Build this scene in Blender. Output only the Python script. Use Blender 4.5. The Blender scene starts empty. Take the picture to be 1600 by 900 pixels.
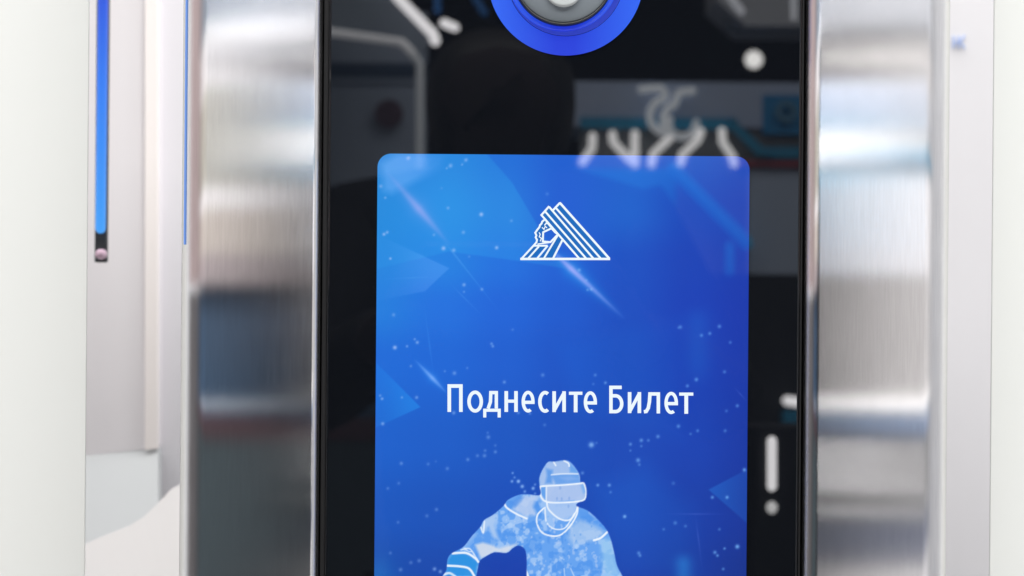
import bpy, bmesh, math, random
import numpy as np
from mathutils import Vector, Matrix

random.seed(7)
rng = np.random.default_rng(7)
SC = bpy.context.scene
COL = SC.collection

# ------------------------------------------------------------------ camera, world, lamps, exposure
S = 0.00028            # metres per photograph pixel on the plane of the glass
D = 0.70               # camera to glass
ROLL = math.radians(0.46)
CR, SR = math.cos(ROLL), math.sin(ROLL)

cam_d = bpy.data.cameras.new('camera')
cam = bpy.data.objects.new('camera', cam_d)
COL.objects.link(cam)
cam.location = (0, -D, 0)
cam.rotation_euler = (Matrix.Rotation(math.radians(90), 3, 'X') @ Matrix.Rotation(ROLL, 3, 'Z')).to_euler()
cam_d.sensor_width = 36
cam_d.lens = 36 * D / (1600 * S)
cam_d.clip_start = 0.01
cam_d.clip_end = 100
cam_d.dof.use_dof = True
cam_d.dof.focus_distance = D - 0.002
cam_d.dof.aperture_fstop = 11
SC.camera = cam

W = bpy.data.worlds.new('World')
SC.world = W
W.use_nodes = True
bg = W.node_tree.nodes['Background']
bg.inputs['Color'].default_value = (0.96, 0.97, 1.0, 1)
bg.inputs['Strength'].default_value = 1.05


def area(name, loc, rot, sx, sy, power, color=(1, 0.98, 0.95)):
    l = bpy.data.lights.new(name, 'AREA')
    l.shape = 'RECTANGLE'
    l.size, l.size_y, l.energy, l.color = sx, sy, power, color
    o = bpy.data.objects.new(name, l)
    COL.objects.link(o)
    o.location = loc
    o.rotation_euler = [math.radians(a) for a in rot]
    return o


area('hall_lamp', (0.0, -1.15, 1.75), (0, 0, 0), 3.0, 1.0, 110)
area('wall_fill', (0.25, 0.25, 1.70), (0, 0, 0), 2.6, 0.5, 27)  # unseen fill lamp, added to light the back wall
area('side_fill', (-1.5, -0.55, 1.5), (38, 0, -48), 1.2, 0.6, 5)  # unseen fill lamp, added to brighten the cabinet at left
area('side_fill', (1.5, -0.55, 1.5), (38, 0, 48), 1.2, 0.6, 11)  # its counterpart, added to brighten the white surfaces at right

SC.view_settings.view_transform = 'Standard'
SC.view_settings.look = 'None'
SC.view_settings.gamma = 1
SC.view_settings.use_curve_mapping = False
SC.view_settings.exposure = 0
SC.render.engine = 'CYCLES'
SC.cycles.use_denoising = True
SC.cycles.max_bounces = 8
SC.cycles.glossy_bounces = 4
SC.cycles.caustics_reflective = False
SC.cycles.sample_clamp_indirect = 4

# ------------------------------------------------------------------ helpers


def uv(x, y):
    """photograph pixel -> upright pixel offsets from the picture's centre"""
    dx, dy = x - 800, y - 450
    return dx * CR + dy * SR, -dx * SR + dy * CR


def P(x, y, depth=0.0):
    """point seen at a pixel, `depth` metres behind the glass plane (negative: in front)"""
    u, v = uv(x, y)
    f = (D + depth) / D
    return Vector((u * S * f, depth, -v * S * f))


def M(x, y, L):
    """point in the hall, L metres in front of the glass, that the glass mirrors at a pixel"""
    u, v = uv(x, y)
    f = 1 + L / D
    return Vector((u * S * f, -L, -v * S * f))


def lin(c):
    c = np.asarray(c, float) / 255.0
    return np.where(c <= 0.04045, c / 12.92, ((c + 0.055) / 1.055) ** 2.4)


def mat(name, base=(0.8, 0.8, 0.8), rough=0.5, metal=0.0, emit=None, strength=1.0, ior=1.5, spec=0.5, coat=0.0):
    m = bpy.data.materials.new(name)
    m.use_nodes = True
    b = m.node_tree.nodes['Principled BSDF']
    b.inputs['Base Color'].default_value = (*base, 1)
    b.inputs['Roughness'].default_value = rough
    b.inputs['Metallic'].default_value = metal
    b.inputs['IOR'].default_value = ior
    b.inputs['Specular IOR Level'].default_value = spec
    b.inputs['Coat Weight'].default_value = coat
    if emit is not None:
        b.inputs['Emission Color'].default_value = (*emit, 1)
        b.inputs['Emission Strength'].default_value = strength
    return m


def grain(m, scale=30.0, amount=0.06, stretch=(1, 1, 1), bump=0.0):
    """break up the base colour a little, with fine relief"""
    nt = m.node_tree
    b = nt.nodes['Principled BSDF']
    tc = nt.nodes.new('ShaderNodeTexCoord')
    mp = nt.nodes.new('ShaderNodeMapping')
    mp.inputs['Scale'].default_value = stretch
    n = nt.nodes.new('ShaderNodeTexNoise')
    n.inputs['Scale'].default_value = scale
    n.inputs['Detail'].default_value = 5
    nt.links.new(tc.outputs['Object'], mp.inputs['Vector'])
    nt.links.new(mp.outputs[0], n.inputs['Vector'])
    c = Vector(b.inputs['Base Color'].default_value[:3])
    mx = nt.nodes.new('ShaderNodeMix')
    mx.data_type = 'RGBA'
    mx.inputs['A'].default_value = (*(c * (1 - amount)), 1)
    mx.inputs['B'].default_value = (*[min(1, k) for k in c * (1 + amount)], 1)
    nt.links.new(n.outputs['Fac'], mx.inputs['Factor'])
    nt.links.new(mx.outputs['Result'], b.inputs['Base Color'])
    if bump:
        bp = nt.nodes.new('ShaderNodeBump')
        bp.inputs['Strength'].default_value = bump
        bp.inputs['Distance'].default_value = 0.001
        nt.links.new(n.outputs['Fac'], bp.inputs['Height'])
        nt.links.new(bp.outputs[0], b.inputs['Normal'])
    return m


def brushed(name, tint, along_rough, seed):
    """stainless steel with vertical grain: mirrors sharply up and down, smears sideways"""
    m = bpy.data.materials.new(name)
    m.use_nodes = True
    nt = m.node_tree
    nt.nodes.clear()
    out = nt.nodes.new('ShaderNodeOutputMaterial')
    g = nt.nodes.new('ShaderNodeBsdfAnisotropic')
    g.inputs['Roughness'].default_value = along_rough
    g.inputs['Anisotropy'].default_value = 0.829
    g.distribution = 'BECKMANN'
    tz = nt.nodes.new('ShaderNodeCombineXYZ')
    tz.inputs[2].default_value = 1
    nt.links.new(tz.outputs[0], g.inputs['Tangent'])
    tc = nt.nodes.new('ShaderNodeTexCoord')

    def noise(sc, scale, detail, off):
        mp = nt.nodes.new('ShaderNodeMapping')
        mp.inputs['Scale'].default_value = sc
        mp.inputs['Location'].default_value = (off, off * 0.7, off * 1.3)
        n = nt.nodes.new('ShaderNodeTexNoise')
        n.inputs['Scale'].default_value = scale
        n.inputs['Detail'].default_value = detail
        nt.links.new(tc.outputs['Object'], mp.inputs['Vector'])
        nt.links.new(mp.outputs[0], n.inputs['Vector'])
        return n.outputs['Fac']

    fine = noise((1, 1, 0.028), 2600, 3, seed)          # hair-thin vertical scratches
    broad = noise((1, 1, 0.12), 420, 4, seed + 3)       # softer bands of grain
    smudge = noise((1, 1, 0.8), 46, 4, seed + 9)        # handling marks

    def rng_(fac, a, b_):
        r = nt.nodes.new('ShaderNodeMapRange')
        r.inputs['From Min'].default_value = 0.3
        r.inputs['From Max'].default_value = 0.7
        r.inputs['To Min'].default_value = a
        r.inputs['To Max'].default_value = b_
        nt.links.new(fac, r.inputs['Value'])
        return r.outputs[0]

    def mul(a, b_):
        x = nt.nodes.new('ShaderNodeMath')
        x.operation = 'MULTIPLY'
        nt.links.new(a, x.inputs[0])
        nt.links.new(b_, x.inputs[1])
        return x.outputs[0]

    f = mul(mul(rng_(fine, 0.93, 1.035), rng_(broad, 0.982, 1.01)), rng_(smudge, 0.975, 1.008))
    vm = nt.nodes.new('ShaderNodeVectorMath')
    vm.operation = 'SCALE'
    vm.inputs[0].default_value = tint
    nt.links.new(f, vm.inputs['Scale'])
    nt.links.new(vm.outputs[0], g.inputs['Color'])
    nt.links.new(mul(rng_(smudge, along_rough * 0.985, along_rough * 1.015), rng_(broad, 0.985, 1.015)), g.inputs['Roughness'])
    nt.links.new(g.outputs[0], out.inputs['Surface'])
    return m


def emissive_vc(name, rough=0.02):
    """a lit display: the picture shown is the mesh's colour attribute, under smooth glass"""
    m = mat(name, (0.002, 0.002, 0.002), rough, emit=(0, 0, 0), strength=1)
    nt = m.node_tree
    a = nt.nodes.new('ShaderNodeAttribute')
    a.attribute_name = 'art'
    nt.links.new(a.outputs['Color'], nt.nodes['Principled BSDF'].inputs['Emission Color'])
    return m


def link(name, me, m=None, parent=None):
    o = bpy.data.objects.new(name, me)
    COL.objects.link(o)
    if m:
        me.materials.append(m)
    if parent:
        o.parent = parent
        o.matrix_parent_inverse = Matrix.Translation(-parent.location)
    return o


def obj(name, bm, m=None, parent=None, smooth=False, bevel=0.0, seg=3):
    if bevel:
        bmesh.ops.bevel(bm, geom=list(bm.edges), offset=bevel, segments=seg, profile=0.5, affect='EDGES', clamp_overlap=True)
    bmesh.ops.recalc_face_normals(bm, faces=bm.faces)
    me = bpy.data.meshes.new(name)
    bm.to_mesh(me)
    bm.free()
    if smooth:
        for p in me.polygons:
            p.use_smooth = True
    return link(name, me, m, parent)


def thing(name, label, cat, loc=(0, 0, 0), group=None):
    o = bpy.data.objects.new(name, None)
    COL.objects.link(o)
    o.location = loc
    o.empty_display_size = 0.05
    return tag(o, label, cat, group)


def tag(o, label, cat, group=None):
    o['label'], o['category'] = label, cat
    if group:
        o['group'] = group
    return o


def box(bm, x0, x1, y0, y1, z0, z1):
    vs = [bm.verts.new((x, y, z)) for x in (x0, x1) for y in (y0, y1) for z in (z0, z1)]
    for f in ((0, 1, 3, 2), (4, 6, 7, 5), (0, 4, 5, 1), (2, 3, 7, 6), (0, 2, 6, 4), (1, 5, 7, 3)):
        bm.faces.new([vs[i] for i in f])
    return bm


def B(*a):
    return box(bmesh.new(), *a)


def extrude_profile(pts, z0, z1):
    """closed outline of (x, y) points, extruded from z0 to z1"""
    bm = bmesh.new()
    lo = [bm.verts.new((x, y, z0)) for x, y in pts]
    hi = [bm.verts.new((x, y, z1)) for x, y in pts]
    n = len(pts)
    for i in range(n):
        j = (i + 1) % n
        bm.faces.new((lo[i], lo[j], hi[j], hi[i]))
    bm.faces.new(lo)
    bm.faces.new(list(reversed(hi)))
    return bm


def disc_stack(rings, c, seg=96):
    """surface of revolution about the y axis through c: rings of (radius, y)"""
    bm = bmesh.new()
    rows = []
    for r, y in rings:
        if r < 1e-7:
            rows.append([bm.verts.new((c.x, y, c.z))])
        else:
            rows.append([bm.verts.new((c.x + r * math.cos(t), y, c.z + r * math.sin(t)))
                         for t in (2 * math.pi * k / seg for k in range(seg))])
    for a, b in zip(rows, rows[1:]):
        for k in range(seg):
            j = (k + 1) % seg
            q = [a[k % len(a)], a[j % len(a)], b[j % len(b)], b[k % len(b)]]
            q = list(dict.fromkeys(q))
            if len(q) > 2:
                bm.faces.new(q)
    return bm


def tube(bm, pts, r, seg=10, cap=True):
    """round bar with rounded ends along points"""
    pts = [Vector(p) for p in pts]
    rows = []

    def frame(t):
        t = t.normalized()
        a = Vector((0, 1, 0)) if abs(t.y) < 0.9 else Vector((1, 0, 0))
        n = t.cross(a).normalized()
        return n, t.cross(n).normalized()

    def ring(c, t, rad):
        n, b = frame(t)
        rows.append([bm.verts.new(c + (n * math.cos(q) + b * math.sin(q)) * rad)
                     for q in (2 * math.pi * k / seg for k in range(seg))])
    t0 = (pts[1] - pts[0]).normalized()
    t1 = (pts[-1] - pts[-2]).normalized()
    for a in (0.15, 0.5, 0.85):
        ring(pts[0] - t0 * r * math.cos(a * math.pi / 2), t0, r * math.sin(a * math.pi / 2))
    for i, p in enumerate(pts):
        t = t0 if i == 0 else t1 if i == len(pts) - 1 else ((pts[i] - pts[i - 1]).normalized() + (pts[i + 1] - pts[i]).normalized())
        ring(p, t, r)
    for a in (0.85, 0.5, 0.15):
        ring(pts[-1] + t1 * r * math.cos(a * math.pi / 2), t1, r * math.sin(a * math.pi / 2))
    for a, b in zip(rows, rows[1:]):
        for k in range(seg):
            j = (k + 1) % seg
            bm.faces.new((a[k], a[j], b[j], b[k]))
    bm.faces.new(rows[0])
    bm.faces.new(list(reversed(rows[-1])))
    return bm


# ------------------------------------------------------------------ materials
M_steel_l = brushed('brushed_steel', (0.78, 0.77, 0.77), 0.143, 1.0)
M_steel_in = mat('plain_steel', (0.50, 0.50, 0.51), 0.35, 1.0)
M_glass = mat('black_glass', (0.0034, 0.0042, 0.006), 0.006, ior=1.5)
M_seal = mat('black_rubber', (0.012, 0.012, 0.013), 0.6, spec=0.2)
M_screen = emissive_vc('display')
M_white_print = mat('display_white', (0.002,) * 3, 0.02, emit=tuple(lin((238, 249, 255))), strength=1)
M_teal_print = mat('display_teal', (0.002,) * 3, 0.02, emit=tuple(lin((28, 108, 190))), strength=1)
M_wall = grain(mat('white_wall', (0.72, 0.71, 0.735), 0.55), 9, 0.015)
M_pillar = grain(mat('white_lacquer', (0.68, 0.695, 0.675), 0.35), 6, 0.012)
M_pillar2 = grain(mat('white_lacquer_lit', (0.735, 0.75, 0.725), 0.35), 6, 0.012)  # left partition's white, lightened to stand for stronger light at right
M_panel = grain(mat('white_laminate', (0.87, 0.84, 0.86), 0.45), 8, 0.012)
M_recess = mat('grey_laminate', (0.52, 0.54, 0.55), 0.5)
M_channel = mat('dark_channel', (0.03, 0.035, 0.04), 0.5)
M_floor = grain(mat('pale_floor', (0.62, 0.61, 0.61), 0.5), 12, 0.06)
M_ceiling = mat('black_ceiling', (0.03, 0.033, 0.042), 0.8)
M_farwall = mat('dark_wall', (0.02, 0.022, 0.028), 0.8)

# ------------------------------------------------------------------ the setting
FLOOR = -1.30
o = obj('floor', B(-6, 6, -12, 1.5, FLOOR - 0.05, FLOOR), M_floor)
o['kind'] = 'structure'
o = obj('ceiling', B(-6, 6, -12.2, -1.9, 2.2, 2.3), M_ceiling)
o['kind'] = 'structure'
o = obj('far_wall', B(-6, 6, -12.3, -12.0, FLOOR, 2.3), M_farwall)
o['kind'] = 'structure'
BW = 0.55
o = obj('back_wall', B(-2.2, 2.2, BW, BW + 0.1, FLOOR, 1.5), M_wall)
o['kind'] = 'structure'

# white pillar left, its right edge rounded
def rounded_box(x0, x1, y0, y1, z0, z1, r):
    pts = []
    for cx, cy, a0 in ((x1 - r, y1 - r, 0), (x0 + r, y1 - r, 90), (x0 + r, y0 + r, 180), (x1 - r, y0 + r, 270)):
        for k in range(9):
            a = math.radians(a0 + k * 90 / 8)
            pts.append((cx + r * math.cos(a), cy + r * math.sin(a)))
    return extrude_profile(pts, z0, z1)


xl = P(140, 450, 0.09).x
o = obj('white_partition', rounded_box(xl - 0.40, xl, 0.085, 0.0858, FLOOR, 1.0, 0.0003), M_pillar, smooth=False)
tag(o, 'plain white partition at the left, beside the blue light strip', 'partition', 'white partitions')
xr = P(1545, 450, 0.09).x
o = obj('white_partition', rounded_box(xr, xr + 0.40, 0.085, 0.0858, FLOOR, 1.0, 0.0003), M_pillar2, smooth=False)
tag(o, 'plain white partition at the right, beyond the steel column on the right', 'partition', 'white partitions')

# light strip in its dark channel beside the left pillar
LD = 0.27
t = thing('light_strip', 'blue LED light strip in a dark channel beside the left white partition', 'light strip', P(160, 410, LD))
a, b = P(147, 410, LD), P(171, -500, LD)
obj('channel', B(a.x, P(170, 0, LD).x, LD, LD + 0.004, a.z, 0.6), M_channel, t, bevel=0.001, seg=2)
m_led = mat('blue_led', (0.008, 0.02, 0.07), 0.3, emit=(0.02, 0.16, 0.88), strength=0.95)
nt = m_led.node_tree
tc = nt.nodes.new('ShaderNodeTexCoord')
sp = nt.nodes.new('ShaderNodeSeparateXYZ')
mr = nt.nodes.new('ShaderNodeMapRange')
mr.inputs['From Min'].default_value = 0.03
mr.inputs['From Max'].default_value = 0.19
rp = nt.nodes.new('ShaderNodeValToRGB')
rp.color_ramp.elements[0].color = (0.055, 0.36, 0.95, 1)
rp.color_ramp.elements[1].color = (0.014, 0.045, 0.66, 1)
e = rp.color_ramp.elements.new(0.55)
e.color = (0.03, 0.21, 0.90, 1)
nt.links.new(tc.outputs['Object'], sp.inputs[0])
nt.links.new(sp.outputs['Z'], mr.inputs['Value'])
nt.links.new(mr.outputs[0], rp.inputs[0])
nt.links.new(rp.outputs[0], nt.nodes['Principled BSDF'].inputs['Emission Color'])
c = P(157, 362, LD - 0.004)
r = 8.0 * S * (D + LD) / D
obj('light_tube', tube(bmesh.new(), [(c.x, c.y, c.z + 0.002), (c.x + 0.0005, c.y, 0.2), (c.x + 0.002, c.y, 0.6)], r, 16), m_led, t, smooth=True)
c = P(157, 397, LD - 0.004)
obj('end_button', disc_stack([(0, c.y - 0.005), (r * 0.7, c.y - 0.004), (r, c.y), (r, c.y + 0.004)], c, 24),
    mat('pink_plastic', (0.72, 0.50, 0.62), 0.35), t, smooth=True)

# white cabinet behind, between the pillar and the steel
t = thing('white_cabinet', 'white cabinet with a grey recess, seen behind the blue light strip', 'cabinet', P(200, 800, 0.42))
yd0, yd1 = 0.411, 0.415


def slab(pts, th):
    """upright slab from front-face corner points, th metres thick towards +y"""
    bm = bmesh.new()
    f = [bm.verts.new(p) for p in pts]
    k = [bm.verts.new(Vector(p) + Vector((0, th, 0))) for p in pts]
    n = len(pts)
    bm.faces.new(f)
    bm.faces.new(list(reversed(k)))
    for i in range(n):
        j = (i + 1) % n
        bm.faces.new((f[j], f[i], k[i], k[j]))
    return bm


obj('upper_panel', slab([P(100, -60, yd0), P(100, 721, yd0), P(247, 702, yd1), P(247, -60, yd1)], 0.02), M_panel, t, bevel=0.002)
obj('recess_panel', slab([P(60, 660, 0.4305), P(60, 960, 0.33), P(247, 960, 0.33), P(247, 660, 0.4305)], 0.012), M_recess, t)
obj('edge_highlight', slab([P(226, -60, yd1 - 0.0045), P(226, 704, yd1 - 0.0045), P(247, 701, yd1 - 0.0025), P(247, -60, yd1 - 0.0025)], 0.002),
    mat('warm_edge_highlight', (0.97, 0.91, 0.885), 0.4), t, bevel=0.0006)  # warm light on the cabinet's edge, painted as a paler strip
top = [(300, 748), (268, 764), (245, 788), (225, 807), (200, 823), (175, 833), (152, 842), (60, 884)]
obj('plinth', slab([P(60, 1100, 0.20), P(300, 1100, 0.20)] + [P(a_, b_, 0.20 + 0.15 * (1100 - b_) / 340) for a_, b_ in top], 0.006),
    grain(mat('white_plinth', (0.59, 0.575, 0.57), 0.5), 8, 0.02), t)
obj('side_panel', slab([P(249, -60, 0.424), P(249, 790, 0.424), P(330, 790, 0.424), P(330, -60, 0.424)], 0.012),
    grain(mat('lilac_laminate', (0.87, 0.855, 0.895), 0.5), 8, 0.01), t)

# small blue sign on the back wall at the right
t = thing('wall_sign', 'small blurred blue lettering on the white wall at the upper right', 'sign', P(1500, 65, BW - 0.002))
m = mat('blue_print', (0.42, 0.52, 0.80), 0.5)
bm = bmesh.new()
for pts in ([(1490, 57), (1490, 74)], [(1490, 66), (1498, 66)], [(1498, 57), (1498, 74)], [(1507, 56), (1501, 65), (1507, 75)]):
    for p, q in zip(pts, pts[1:]):
        p, q = P(*p, BW - 0.002), P(*q, BW - 0.002)
        tube(bm, [p, q], 0.0008, 6)
obj('lettering', bm, m, t)

# ------------------------------------------------------------------ the ticket terminal
UL_OUT, UL_IN = -523.0, -298.0
UR_IN, UR_OUT = 455.0, 689.0
ZT, ZB = 0.30, FLOOR
term = thing('ticket_terminal', 'brushed steel ticket terminal with a black glass front and a lit blue screen', 'ticket terminal', (0, 0, FLOOR))


def column(u_in, u_flat_in, u_flat_out, u_out):
    """steel column outline: small lip beside the glass, flat face, round outer corner"""
    yf, yl = -0.004, 0.004
    pts = []
    n = 10
    for k in range(n + 1):                       # lip: quarter ellipse up to the face
        a = math.pi / 2 * k / n
        pts.append((u_in * S + (u_flat_in - u_in) * S * (1 - math.cos(a)), yl - (yl - yf) * math.sin(a)))
    rc = 0.014
    for k in range(17):                          # outer corner
        a = math.pi / 2 * k / 16
        pts.append((u_flat_out * S + (u_out - u_flat_out) * S * math.sin(a), yf + rc * (1 - math.cos(a))))
    pts.append((u_out * S, 0.16))
    pts.append((u_in * S, 0.16))
    return pts


for args in ((UL_IN, -311, -474, UL_OUT), (UR_IN, 479, 640, UR_OUT)):
    c = obj('steel_column', extrude_profile(column(*args), ZB, ZT), M_steel_l, term)
    for p in c.data.polygons:
        p.use_smooth = abs(p.normal.z) < 0.5 and p.normal.y < 0.5
    c.data.set_sharp_from_angle(angle=math.radians(50))

# LED reflection on the left column's outer edge, made as a thin glowing tube
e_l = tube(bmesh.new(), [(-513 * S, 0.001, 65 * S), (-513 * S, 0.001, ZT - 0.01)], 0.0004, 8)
obj('edge_reflection', e_l, mat('edge_reflection_blue', (0.02, 0.05, 0.2), 0.4, emit=(0.13, 0.25, 0.54), strength=1.0), term)

GX0, GX1 = -289.5 * S, 450.5 * S
g = obj('glass_panel', B(GX0, GX1, 0.0, 0.010, -0.33, 0.27), M_glass, term, bevel=0.0012, seg=3)
for p in g.data.polygons:
    p.use_smooth = False
obj('rubber_seal', B(UL_IN * S + 0.0003, GX0 - 0.0002, 0.0012, 0.012, -0.33, 0.27), M_seal, term)
obj('rubber_seal', B(GX1 + 0.0002, UR_IN * S - 0.0003, 0.0012, 0.012, -0.33, 0.27), M_seal, term)
obj('back_box', B(UL_IN * S, UR_IN * S, 0.013, 0.15, ZB, ZT - 0.002), M_steel_in, term)
obj('lower_panel', B(UL_IN * S + 0.001, UR_IN * S - 0.001, -0.002, 0.012, ZB, -0.332), M_steel_l, term)
obj('top_cap', B(UL_IN * S + 0.001, UR_IN * S - 0.001, -0.002, 0.012, 0.272, ZT - 0.002), M_steel_l, term)

# ---- display picture -------------------------------------------------------------------------
TX = [588, 690, 790, 880, 980, 1080, 1172]
TY = [240, 330, 410, 480, 560, 690, 800, 900, 1180]
TC = [  # upper-right colours also hold painted-in brightness of the hall's reflection
    [(42, 132, 216), (40, 128, 220), (36, 112, 216), (34, 96, 208), (32, 94, 203), (30, 88, 196), (28, 76, 186)],
    [(38, 134, 220), (42, 136, 226), (40, 120, 220), (36, 96, 210), (33, 98, 204), (28, 74, 186), (27, 66, 178)],
    [(38, 132, 222), (40, 130, 226), (38, 114, 222), (36, 98, 212), (31, 82, 194), (28, 68, 182), (27, 60, 172)],
    [(38, 126, 222), (38, 114, 222), (36, 102, 216), (34, 92, 206), (31, 80, 192), (28, 66, 182), (27, 58, 172)],
    [(34, 108, 216), (34, 104, 214), (34, 96, 208), (32, 86, 198), (30, 78, 188), (28, 66, 180), (26, 58, 170)],
    [(32, 98, 204), (32, 94, 200), (31, 88, 194), (31, 82, 188), (30, 76, 184), (28, 68, 178), (26, 58, 164)],
    [(30, 88, 190), (30, 84, 186), (30, 80, 186), (30, 76, 182), (29, 74, 180), (27, 64, 168), (26, 56, 156)],
    [(28, 78, 172), (28, 74, 172), (28, 66, 172), (28, 66, 172), (28, 66, 170), (26, 60, 158), (24, 52, 142)],
    [(24, 62, 150), (24, 60, 150), (24, 56, 148), (24, 54, 146), (23, 52, 142), (22, 48, 132), (20, 42, 120)],
]
TC = np.array(TC, float)


def sstep(e0, e1, x):
    t = np.clip((x - e0) / (e1 - e0), 0, 1)
    return t * t * (3 - 2 * t)


def interp_table(x, y):
    xi = np.interp(x, TX, np.arange(len(TX)))
    yi = np.interp(y, TY, np.arange(len(TY)))
    x0 = np.clip(np.floor(xi).astype(int), 0, len(TX) - 2)
    y0 = np.clip(np.floor(yi).astype(int), 0, len(TY) - 2)
    fx, fy = xi - x0, yi - y0
    fx, fy = (fx * fx * (3 - 2 * fx))[..., None], (fy * fy * (3 - 2 * fy))[..., None]
    return (TC[y0, x0] * (1 - fx) * (1 - fy) + TC[y0, x0 + 1] * fx * (1 - fy)
            + TC[y0 + 1, x0] * (1 - fx) * fy + TC[y0 + 1, x0 + 1] * fx * fy)


def inside(x, y, poly):
    r = np.zeros(np.shape(x), bool)
    n = len(poly)
    for i in range(n):
        x0, y0 = poly[i]
        x1, y1 = poly[(i + 1) % n]
        if y0 == y1:
            continue
        c_ = ((y0 > y) != (y1 > y)) & (x < (x1 - x0) * (y - y0) / (y1 - y0) + x0)
        r ^= c_
    return r


def seg_dist(x, y, p, q):
    px, py = p
    dx, dy = q[0] - px, q[1] - py
    t_ = np.clip(((x - px) * dx + (y - py) * dy) / (dx * dx + dy * dy + 1e-9), 0, 1)
    return np.hypot(x - px - t_ * dx, y - py - t_ * dy), t_


def poly_mask(x, y, poly, soft=1.0):
    """soft polygon mask"""
    m_ = np.full(np.shape(x), 1e9)
    n = len(poly)
    for i in range(n):
        d_, _ = seg_dist(x, y, poly[i], poly[(i + 1) % n])
        m_ = np.minimum(m_, d_)
    s_ = np.where(inside(x, y, poly), m_, -m_)
    return np.clip(s_ / soft + 0.5, 0, 1)


_lat = rng.random((64, 64))


def vnoise(x, y, f):
    x, y = x * f, y * f
    x0, y0 = np.floor(x).astype(int), np.floor(y).astype(int)
    fx, fy = x - x0, y - y0
    fx, fy = fx * fx * (3 - 2 * fx), fy * fy * (3 - 2 * fy)
    g_ = lambda a_, b_: _lat[a_ % 64, b_ % 64]
    return (g_(x0, y0) * (1 - fx) * (1 - fy) + g_(x0 + 1, y0) * fx * (1 - fy)
            + g_(x0, y0 + 1) * (1 - fx) * fy + g_(x0 + 1, y0 + 1) * fx * fy)


DOTS = [  # x, y, radius, brightness
    (638, 247, 3.2, .8), (595, 291, 3, .5), (602, 309, 2.2, .5), (698, 263, 1.8, .5), (704, 259, 3.4, .6), (722, 257, 2, .5),
    (728, 250, 3, .6), (700, 325, 2.6, .5), (752, 335, 3.4, .9), (799, 345, 2.6, .4), (724, 363, 3, .5), (776, 387, 3, .8),
    (693, 388, 3.6, .8), (709, 391, 3.2, .6), (678, 367, 2.4, .4), (600, 366, 2.8, .7), (605, 363, 2.6, .6), (610, 404, 2.2, .7),
    (725, 445, 3, .6), (725, 456, 2, .4), (753, 452, 2.6, .5), (733, 401, 2, .3), (690, 294, 2, .25), (855, 303, 3, .25),
    (905, 422, 3, .55), (916, 438, 2.2, .4), (918, 453, 2.2, .5), (924, 452, 2.4, .6),
    (615, 492, 3, .4), (617, 543, 3.4, .8), (636, 541, 2.2, .5), (648, 530, 2, .5), (652, 535, 2.8, .6), (642, 572, 2.2, .4),
    (695, 580, 2, .35), (710, 583, 3.4, .45), (730, 575, 2, .35), (768, 537, 2.4, .5), (770, 541, 2.4, .5), (801, 515, 2.2, .3),
    (788, 597, 2.8, .5), (848, 586, 3.2, .4), (594, 618, 2, .5), (597, 623, 2.4, .6), (628, 621, 2, .5), (651, 621, 2.8, .5),
    (598, 662, 3, .55), (709, 645, 3, .5), (810, 645, 2.6, .4), (828, 646, 2.4, .4), (851, 664, 2.6, .3), (762, 676, 2, .3),
    (763, 683, 3.4, .4), (774, 696, 2.2, .3), (758, 704, 2.4, .35), (757, 712, 3.2, .4), (746, 712, 2.8, .35), (774, 706, 2.8, .4),
    (731, 718, 3, .4), (627, 724, 3, .4), (669, 725, 2.8, .3), (699, 732, 3, .35), (681, 721, 2, .2), (606, 763, 2.6, .3),
    (623, 755, 2.6, .3), (682, 796, 3, .35), (667, 806, 3, .3), (622, 816, 2.6, .3), (610, 864, 2.6, .3), (642, 879, 3, .3),
    (655, 876, 3.2, .35), (626, 890, 3.2, .35), (679, 889, 3.2, .55), (688, 893, 3, .55),
    (801, 739, 2, .6), (800, 752, 2.4, .7), (804, 746, 2, .5), (810, 752, 3, .9), (816, 760, 3, .8), (820, 768, 2.4, .6),
    (833, 763, 2.8, .8), (836, 757, 2, .5), (836, 771, 2, .5), (910, 739, 2.8, .45), (934, 758, 2.6, .6), (952, 758, 2.8, .6),
    (954, 769, 2.2, .4), (976, 807, 3, .8), (924, 695, 4.6, .8), (985, 694, 2.8, .5), (985, 704, 2, .4), (1002, 688, 3.2, .55),
    (1002, 697, 2.2, .4), (1013, 688, 2.6, .4), (1028, 682, 3.2, .5), (997, 719, 3.6, .6), (999, 726, 2.4, .4), (1060, 666, 3.2, .5),
    (1079, 678, 2.2, .4), (1090, 673, 2.6, .45), (1133, 673, 2.8, .4), (1135, 642, 2.6, .35), (1152, 634, 2.8, .5), (1088, 593, 3.2, .55),
    (1074, 603, 2.8, .5), (1132, 581, 2.8, .45), (1141, 535, 2.6, .4), (1124, 510, 3.2, .5), (1109, 521, 2.8, .5), (1096, 524, 2.8, .5),
    (1063, 511, 3.2, .45), (1060, 512, 2, .3), (946, 598, 2.6, .5), (930, 586, 2.6, .4), (927, 600, 2, .3), (1052, 755, 3, .3),
    (1055, 817, 3.2, .4), (1071, 822, 2.6, .35), (1037, 827, 2.4, .35), (1113, 777, 2.8, .6), (1136, 777, 2.8, .7), (1163, 734, 3, .7),
    (1124, 827, 2.4, .4), (1132, 857, 2.2, .6), (1152, 854, 3.6, .8), (1117, 863, 3, .6), (1121, 868, 2.4, .6), (1130, 889, 2.4, .5),
    (998, 864, 3, .5), (1000, 868, 2.6, .5), (932, 692, 2, .3), (1025, 905, 3, .4), (720, 940, 3, .4), (1100, 960, 3, .4), (640, 1010, 3, .4),
]


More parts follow.
